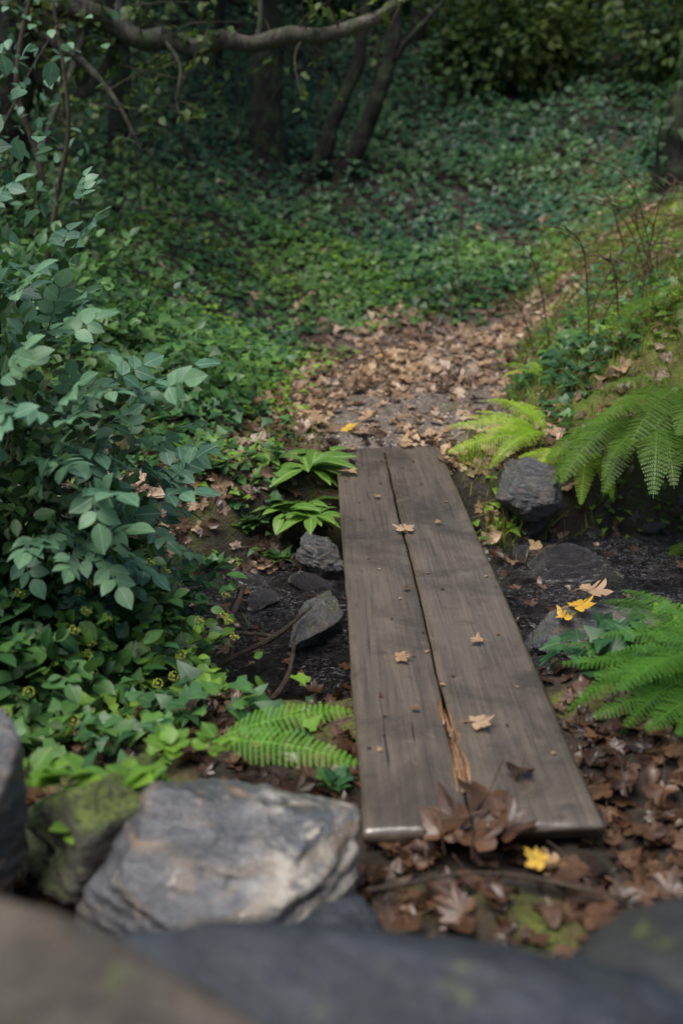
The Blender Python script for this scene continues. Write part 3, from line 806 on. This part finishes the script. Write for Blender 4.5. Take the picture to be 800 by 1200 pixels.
shrub('ivy_bush', 'dark green bush with yellow ivy flower clusters', (-.88, 3.00, -.05), (.44, .42, .40), (-.92, 3.05, -.3), 1900, 1500, (.035, .08), M['ivy'], simple=True, flowers=40, cat='bush', shell=.55)
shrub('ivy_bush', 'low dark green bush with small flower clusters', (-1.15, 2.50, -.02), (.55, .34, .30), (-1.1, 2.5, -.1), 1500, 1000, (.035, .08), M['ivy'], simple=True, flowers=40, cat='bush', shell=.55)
shrub('young_bush', 'fresh green leafy seedlings at the stream edge', (-.70, 2.78, -.10), (.40, .42, .22), (-.72, 2.75, -.25), 520, 300, (.03, .06), M['ivybright'], simple=True, cat='bush', shell=.6)
shrub('bramble_bush', 'green bramble thicket behind the shrub', (-1.85, 5.6, .5), (1.0, .9, .5), (-1.8, 5.6, .1), 2200, 2000, (.05, .09), M['ivy'], simple=True, cat='bush', shell=.6)
shrub('bramble_bush', 'leafy thicket at the foot of the slope', (-2.7, 7.4, .9), (1.1, 1.0, .6), (-2.7, 7.4, .6), 2200, 1500, (.06, .10), M['shrubdark'], simple=True, cat='bush', shell=.6)
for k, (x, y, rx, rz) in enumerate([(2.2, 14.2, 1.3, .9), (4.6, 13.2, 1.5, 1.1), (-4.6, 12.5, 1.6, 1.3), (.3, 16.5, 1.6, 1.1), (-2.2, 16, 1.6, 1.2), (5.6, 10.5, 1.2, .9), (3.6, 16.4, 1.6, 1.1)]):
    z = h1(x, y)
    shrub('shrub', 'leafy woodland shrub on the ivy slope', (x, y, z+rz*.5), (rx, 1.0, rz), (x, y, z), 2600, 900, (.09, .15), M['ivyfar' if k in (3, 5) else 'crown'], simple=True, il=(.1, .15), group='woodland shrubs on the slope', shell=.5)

def rosette(name, label, x, y, z, n0, s, T, mat, cat='plant', spread=.6):
    az = rng.uniform(0, 6.3, n0); dr = np.stack([np.cos(az), np.sin(az), rng.uniform(.1, 1.1, n0)*spread], 1)
    v, f, l = inst(T, rng.normal(size=(n0, 3))*.012*np.array([1, 1, .3]), framesdir(dr, np.array([0, 0, 1.0])+rnormal(n0, .15)), rng.uniform(.6, 1, n0)*s)
    addobj(name, mesh_np(name, v, f, mat, l), loc=(x, y, z), label=label, category=cat)
for (x, y, n0, s) in [(-.16, 4.72, 20, .22), (-.27, 4.55, 16, .18), (-.12, 4.95, 14, .16), (-.36, 4.80, 14, .15), (-.13, 4.45, 12, .17), (-.18, 4.60, 14, .20)]:
    rosette('dock_plant', 'light green broad leaved plant beside the plank', x, y, max(h1(x, y), -.2)+.03, n0, s, NARROW, M['dock'], spread=.9)
for (x, y, n0, s) in [(-.42, 4.50, 12, .07), (-.60, 4.35, 12, .08), (-.30, 4.45, 9, .07), (-.62, 4.6, 12, .08), (1.5, 3.0, 16, .08), (1.62, 3.1, 14, .09), (1.4, 3.2, 10, .07), (.85, 2.35, 9, .06), (-.02, 2.1, 7, .06), (1.9, 3.6, 14, .09), (1.25, 2.2, 10, .07), (1.45, 3.4, 14, .08), (1.3, 2.7, 14, .08), (1.55, 3.75, 14, .08)]:
    rosette('ivy_plant', 'small green ivy plant on the bank', x, y, max(h1(x, y), -.4)+.02, n0*2, s, (IVY[0]+[0, .5, 0], IVY[1], IVY[2]), M['ivy'], spread=1.0)
for (x, y, z, n0, s) in [(-.57, 1.80, .18, 7, .07), (-.66, 1.78, .20, 5, .075), (-.45, 1.80, .17, 6, .06), (-.38, 1.95, .17, 6, .055), (-.28, 1.95, .17, 4, .05), (-.52, 1.68, .16, 5, .05)]:
    rosette('seedling', 'bright green young plant growing behind the boulders', x, y, z, n0*2, s, (OV[0]*[1.3, 1, 1]+[0, .3, 0], OV[1], OV[2]), M['ivybright'], spread=.9)

# ------------------------------------------------------------------ trees
def crown(e, base, center, rad, n0, s):  # unseen foliage above the frame, placed and sized to shade the slope
    B = np.array(base, float); C = np.array(center, float)
    k = 40
    cl = rng.normal(size=(k, 3)); cl /= np.linalg.norm(cl, axis=1, keepdims=True); cl = cl*rng.uniform(.3, 1, (k, 1))
    P = cl[rng.integers(0, k, n0)]+rng.normal(size=(n0, 3))*.16
    P = C+P*np.array(rad)-B
    v, f, l = inst(OV2, P, frames(np.array([0, 0, 1.0])+rnormal(n0, .6), rng.uniform(0, 6.3, n0)), rng.uniform(.6, 1, n0)*s)
    addobj('crown', mesh_np('crown', v, f, M['crown'], l), e)
def tree(label, base, limbs, mat, crowns=None, ivyon=None, name='tree', group=None, leafy=None, trunkmat=None):
    e = addobj(name, None, loc=base, label=label, category='tree')
    if group: e['group'] = group
    B = np.array(base)
    for li, (P, R) in enumerate(limbs):
        v, f, l = tube([tuple(np.array(p)-B) for p in P], R, 14, 12, .07)
        addobj('trunk' if li == 0 else 'limb', mesh_np('trunk', v, f, trunkmat if (li == 0 and trunkmat) else mat, l, smooth=True), e)
    if ivyon:
        pr = []
        for li, n0, off in ivyon:
            pts, rr = catmull(limbs[li][0], limbs[li][1], 10)
            idx = rng.integers(0, len(pts), n0); a = rng.uniform(0, 6.3, n0)
            d = np.stack([np.cos(a), np.sin(a), 0*a], 1)
            P = np.array([pts[q][:] for q in idx])+d*(np.array([rr[q] for q in idx])+rng.uniform(.0, off, n0))[:, None]+rnormal(n0, .04)-B
            pr.append(inst(IVY, P, framesdir(d*.3+np.array([0, 0, -1.0])+rnormal(n0, .3), d+rnormal(n0, .3)), rng.uniform(.07, .11, n0)))
        v, f, l = merge(pr); addobj('climbing_ivy', mesh_np('climbing_ivy', v, f, M['shrubdark'], l), e)
    if leafy:
        tw = []; lf = []
        for li, n0 in leafy:
            pts, rr = catmull(limbs[li][0], limbs[li][1], 10)
            for q in range(n0):
                p = np.array(pts[random.randrange(3, len(pts))][:])-B
                d = rng.normal(size=3)*np.array([.20, .16, .12])+np.array([0, -.05, random.choice([-.14, .14])])
                tw.append(tube([tuple(p), tuple(p+d*.5+rng.normal(size=3)*.03), tuple(p+d*1.4)], [.009, .006, .002], 5, 3, .1))
                m = 9; t = rng.uniform(.4, 1.5, m)
                P = p+d*t[:, None]+rnormal(m, .02)
                lf.append(inst(OV, P, framesdir(rnormal(m, 1)+np.array([0, -.2, -.3]), np.array([0, -.3, 1.0])+rnormal(m, .4)), rng.uniform(.05, .09, m)))
        a1, a2 = merge(tw), merge(lf)
        v, f, l = merge([a1, a2]); me = mesh_np('leafy_twig_foliage', v, f, M['crown'], l); me.materials.append(M['twig'])
        nf = sum(len(q) for q in a1[1]); mi = np.zeros(len(me.polygons), np.int32); mi[:nf] = 1; me.polygons.foreach_set('material_index', mi)
        addobj('foliage', me, e)
    if crowns: crown(e, base, *crowns)
    return e
b1 = h1(-.76, 11.2)
tree('dark tree trunk wrapped in climbing ivy', (-.76, 11.2, b1-.1), [([(-.76, 11.2, b1-.2), (-.79, 11.2, b1+.6), (-.72, 11.25, b1+1.4), (-.78, 11.3, b1+2.4), (-.7, 11.4, 6.2)], [.22, .17, .15, .15, .10]),
      ([(-.74, 11.25, b1+1.5), (-.3, 11.1, b1+2.1), (.2, 11.0, b1+2.9)], [.05, .04, .03])], M['bark'], ((-1.4, 12.6, 6.8), (3.0, 2.2, 1.4), 2200, .17), [(0, 120, .05)])
b2 = h1(-.30, 11.15)
tree('tree with two dark curving leaning trunks', (-.15, 11.15, b2-.1), [([(-.36, 11.15, b2-.2), (-.31, 11.15, b2+.05), (-.17, 11.1, b2+.28), (-.10, 11.1, b2+.55), (.04, 11.1, b2+.85), (.16, 11.1, b2+1.1), (.22, 11.1, b2+1.45), (.26, 11.15, b2+1.9), (.4, 11.3, 5.5)], [.12, .10, .088, .078, .072, .066, .06, .055, .04]),
      ([(-.06, 11.2, b2-.2), (.0, 11.2, b2+.06), (.15, 11.15, b2+.28), (.26, 11.15, b2+.52), (.36, 11.1, b2+.78), (.46, 11.1, b2+1.05), (.53, 11.1, b2+1.32), (.53, 11.1, b2+1.58), (.46, 11.1, b2+1.85), (.5, 11.1, b2+2.3), (.3, 11.2, 5.2)], [.13, .11, .095, .088, .084, .078, .072, .066, .06, .05, .04]),
      ([(.50, 11.1, b2+1.1), (.70, 11.0, b2+1.38), (.95, 11.0, b2+1.62), (1.2, 11.0, b2+1.95), (1.6, 11, b2+2.2)], [.035, .026, .022, .016, .01]),
      ([(.02, 11.1, b2+.8), (-.1, 11.0, b2+1.15), (-.35, 11.0, b2+1.35), (-.5, 11.0, b2+1.8)], [.025, .018, .012, .006])], M['bark'], ((1.8, 13.2, 6.8), (2.6, 2.0, 1.2), 1500, .17))
b3 = h1(-2.7, 8.2)
tree('grey barked tree with a long horizontal limb', (-2.62, 8.2, b3-.1), [([(-2.75, 8.3, b3-.2), (-2.62, 8.25, b3+.7), (-2.50, 8.2, 2.0), (-2.45, 8.2, 2.9), (-2.7, 8.3, 5.5)], [.23, .19, .17, .16, .12]),
      ([(-2.48, 8.2, 2.62), (-2.2, 8.22, 2.60), (-1.95, 8.15, 2.50), (-1.72, 8.2, 2.42), (-1.5, 8.2, 2.30), (-1.3, 8.25, 2.31), (-1.1, 8.2, 2.24), (-.9, 8.15, 2.29), (-.66, 8.2, 2.27), (-.4, 8.2, 2.33), (-.15, 8.25, 2.33), (.12, 8.2, 2.40), (.36, 8.2, 2.50), (.55, 8.2, 2.75), (.8, 8.2, 3.3)], [.12, .092, .084, .080, .070, .080, .064, .068, .058, .062, .052, .052, .046, .04, .03]),
      ([(-1.9, 8.2, 2.44), (-2.0, 8.1, 2.1), (-2.15, 7.9, 1.7), (-2.35, 7.8, 1.2)], [.03, .028, .02, .012]),
      ([(-2.2, 8.2, 2.62), (-2.1, 8.2, 2.8), (-2.0, 8.2, 3.3)], [.05, .045, .03]),
      ([(-.64, 8.2, 2.27), (-.60, 8.2, 2.5), (-.66, 8.2, 3.2)], [.025, .02, .01]),
      ([(-1.32, 8.2, 2.30), (-1.2, 8.1, 2.1), (-1.22, 8.0, 1.8), (-1.05, 8.0, 1.6)], [.018, .014, .009, .004]),
      ([(-2.45, 8.2, 2.2), (-2.1, 8.3, 1.9), (-1.75, 8.3, 2.2), (-1.6, 8.3, 2.9)], [.06, .045, .04, .03]),
      ([(-2.4, 8.2, 2.4), (-2.0, 8.1, 2.2), (-1.7, 8.0, 1.9), (-1.5, 8.0, 1.5)], [.04, .03, .02, .01])], M['barkgrey'], ((-3.3, 8.8, 5.6), (2.6, 2.2, 1.4), 4200, .15), [(0, 200, .06)], leafy=[(1, 40), (5, 8), (2, 10), (6, 16), (7, 10)], trunkmat=M['bark'])
b4 = h1(3.35, 9.6)
tree('dark ivy covered leaning tree on the bank', (3.2, 9.6, b4-.1), [([(3.1, 9.6, b4-.2), (3.05, 9.6, b4+.4), (3.25, 9.6, b4+1.0), (3.4, 9.6, b4+1.8), (3.4, 9.8, 5.8)], [.22, .18, .16, .15, .09])], M['bark'], ((4.5, 10.4, 6.4), (2.6, 2.4, 1.3), 2200, .17), [(0, 400, .08)])
for k, (x, y, dx, r) in enumerate([(-3.6, 13.6, .2, .13), (-1.9, 14.2, -.3, .10), (-1.55, 13.2, .25, .06), (1.0, 15.3, .3, .12), (5.0, 14.4, -.2, .14), (-5.2, 15.0, .3, .16), (2.9, 15.6, .2, .08), (-2.9, 12.0, .15, .07), (-3.3, 10.4, .3, .16), (-2.35, 10.8, .35, .09)]):
    z = h1(x, y)
    tree('slim dark woodland tree trunk on the slope', (x, y, z-.1), [([(x, y, z-.2), (x+dx*.5, y, z+.9), (x+dx*.3, y, z+1.9), (x+dx*1.6, y, z+3.4), (x+dx*1.2, y, z+5)], [r*1.2, r, r*.9, r*.8, r*.6])], M['bark'],
         ((x+dx, y, z+5.0), (2.2, 2.0, 1.2), 1600 if x < 0 else 900, .19), group='woodland trees on the slope')
for k, (P, R) in enumerate([([(-2.2, 6.2, .4), (-2.1, 6.2, 1.3), (-1.85, 6.2, 1.8), (-1.6, 6.2, 2.15)], [.016, .012, .009, .005]),
                            ([(-2.0, 6.6, .4), (-1.8, 6.6, 1.2), (-1.68, 6.6, 1.7), (-1.72, 6.6, 2.4)], [.022, .018, .014, .009]),
                            ([(-2.3, 7.0, .4), (-2.0, 7.0, 1.3), (-2.1, 7.0, 1.9), (-1.9, 7.0, 2.6)], [.03, .026, .02, .012]),
                            ([(-1.6, 3.4, .3), (-1.58, 3.5, 1.1), (-1.45, 3.5, 1.55), (-1.2, 3.5, 1.8)], [.010, .007, .005, .003]),
                            ([(-1.25, 3.4, .3), (-1.15, 3.4, 1.0), (-1.18, 3.4, 1.5), (-1.1, 3.4, 1.75)], [.008, .006, .004, .002])]):
    e = addobj('sapling', None, loc=P[0], label='thin bare sapling with a few green leaves', category='sapling', group='saplings by the stream')
    B = np.array(P[0]); v, f, l = tube([tuple(np.array(p)-B) for p in P], R, 7, 8, .1)
    addobj('stem', mesh_np('stem', v, f, M['twig'], l, smooth=True), e)
    pts, _ = catmull(P, R, 12); pts = np.array([q[:] for q in pts])[len(pts)//3:]
    m = 40; Q = pts[rng.integers(0, len(pts), m)]+rnormal(m, .12)-B
    v, f, l = inst(OV, Q, framesdir(rnormal(m, 1)+np.array([.2, -.3, 0]), np.array([0, 0, 1.0])+rnormal(m, .3)), rng.uniform(.05, .085, m))
    addobj('foliage', mesh_np('foliage', v, f, M['shrub'], l), e)

for k in range(12):
    x = random.uniform(1.3, 2.1); y = random.uniform(5.6, 6.9); z = h1(x, y)
    e = addobj('dead_fern', None, loc=(x, y, z), label='thin brown dead fern stem on the bank', category='dead plant', group='dead fern stems')
    L = random.uniform(.45, .85); dx = random.uniform(-.45, .45); pr = []
    main = [(0, 0, -.03), (dx*.2, 0, L*.4), (dx*.6, -.05, L*.8), (dx*1.3, -.1, L*.95)]
    pr.append(tube(main, [.006, .005, .004, .002], 5, 5, 0))
    pts, _ = catmull(main, [1, 1, 1, 1], 6)
    for q in range(10):
        p = pts[random.randrange(6, len(pts))]
        d = Vector((random.uniform(-.25, .25), random.uniform(-.2, .2), random.uniform(-.06, .12)))
        pr.append(tube([tuple(p), tuple(p+d*.5+Vector((0, 0, .02))), tuple(p+d)], [.003, .0025, .001], 4, 3, 0))
    v, f, l = merge(pr); addobj('stem', mesh_np('stem', v, f, M['fernstem'], l), e)
for k in range(26):
    x = random.uniform(-2.8, 3.2); y = random.uniform(8.0, 12.5); z = h1(x, y)
    L = random.uniform(.6, 1.3); dx = random.uniform(-.6, .6)
    v, f, l = tube([(0, 0, -.03), (dx*.3, 0, L*.55), (dx*.8, -.1, L*.85), (dx*1.5, -.2, L*.7)], [.008, .006, .004, .002], 5, 5, .1)
    addobj('bramble', mesh_np('bramble', v, f, M['twig'], l), loc=(x, y, z), label='thin arching brown bramble stem on the slope', category='bramble', group='brambles on the slope')
for (P, r) in [([(-.62, 3.05, -.36), (-.50, 3.35, -.30), (-.42, 3.55, -.24), (-.40, 3.75, -.22)], .016), ([(-.70, 3.5, -.34), (-.5, 3.45, -.28), (-.25, 3.5, -.32)], .011),
               ([(-.55, 3.2, -.38), (-.42, 3.25, -.30), (-.25, 3.42, -.28), (-.12, 3.6, -.24)], .014), ([(-.6, 3.8, -.32), (-.45, 3.6, -.26), (-.4, 3.3, -.34)], .009), ([(.72, 2.9, -.32), (.9, 3.2, -.27), (1.0, 3.5, -.22)], .008),
               ([(-.30, 3.0, -.38), (-.2, 3.2, -.35), (-.18, 3.5, -.33)], .010), ([(.75, 2.45, -.02), (.9, 2.3, .03), (1.15, 2.3, .02)], .006), ([(.05, 1.62, .05), (.3, 1.66, .06), (.55, 1.6, .05)], .005)]:
    B = np.array(P[0]); v, f, l = tube([tuple(np.array(p)-B) for p in P], [r, r*.9, r*.7, r*.4][:len(P)], 7, 6, .2)
    addobj('stick', mesh_np('stick', v, f, M['twig'], l, smooth=True), loc=P[0], label='fallen brown stick lying among wet stones', category='stick', group='sticks in the stream')

# ------------------------------------------------------------------ light, world, camera
w = bpy.data.worlds.new("World"); scene.world = w; w.use_nodes = True
nt = w.node_tree; nt.nodes.clear()
sky = nt.nodes.new('ShaderNodeTexSky'); sky.sky_type = 'NISHITA'; sky.sun_disc = False
sky.sun_elevation = math.radians(68); sky.sun_rotation = math.radians(225)
sky.air_density = 1.0; sky.dust_density = 2.0; sky.ozone_density = 1.0
bg = nt.nodes.new('ShaderNodeBackground'); bg.inputs[1].default_value = .125
ow = nt.nodes.new('ShaderNodeOutputWorld')
nt.links.new(sky.outputs[0], bg.inputs[0]); nt.links.new(bg.outputs[0], ow.inputs[0])
sl = bpy.data.lights.new('sun', 'SUN'); sl.energy = 5.0; sl.angle = math.radians(38); sl.color = (1, .96, .88)
so = bpy.data.objects.new('sun', sl); COL.objects.link(so)
az = math.radians(225); el = math.radians(68)
dv = Vector((math.sin(az)*math.cos(el), math.cos(az)*math.cos(el), math.sin(el)))
so.rotation_euler = dv.to_track_quat('Z', 'Y').to_euler()
cam = bpy.data.cameras.new('camera'); co = bpy.data.objects.new('camera', cam); COL.objects.link(co)
co.location = (0, 0, 1.41); co.rotation_euler = (math.radians(90-19.2), 0, 0)
cam.sensor_fit = 'VERTICAL'; cam.sensor_height = 36; cam.sensor_width = 24; cam.lens = 35
cam.clip_start = .03; cam.clip_end = 300
cam.dof.use_dof = True; cam.dof.focus_distance = 3.7; cam.dof.aperture_fstop = 1.5
scene.camera = co
scene.view_settings.view_transform = 'Standard'; scene.view_settings.look = 'None'; scene.view_settings.exposure = 0
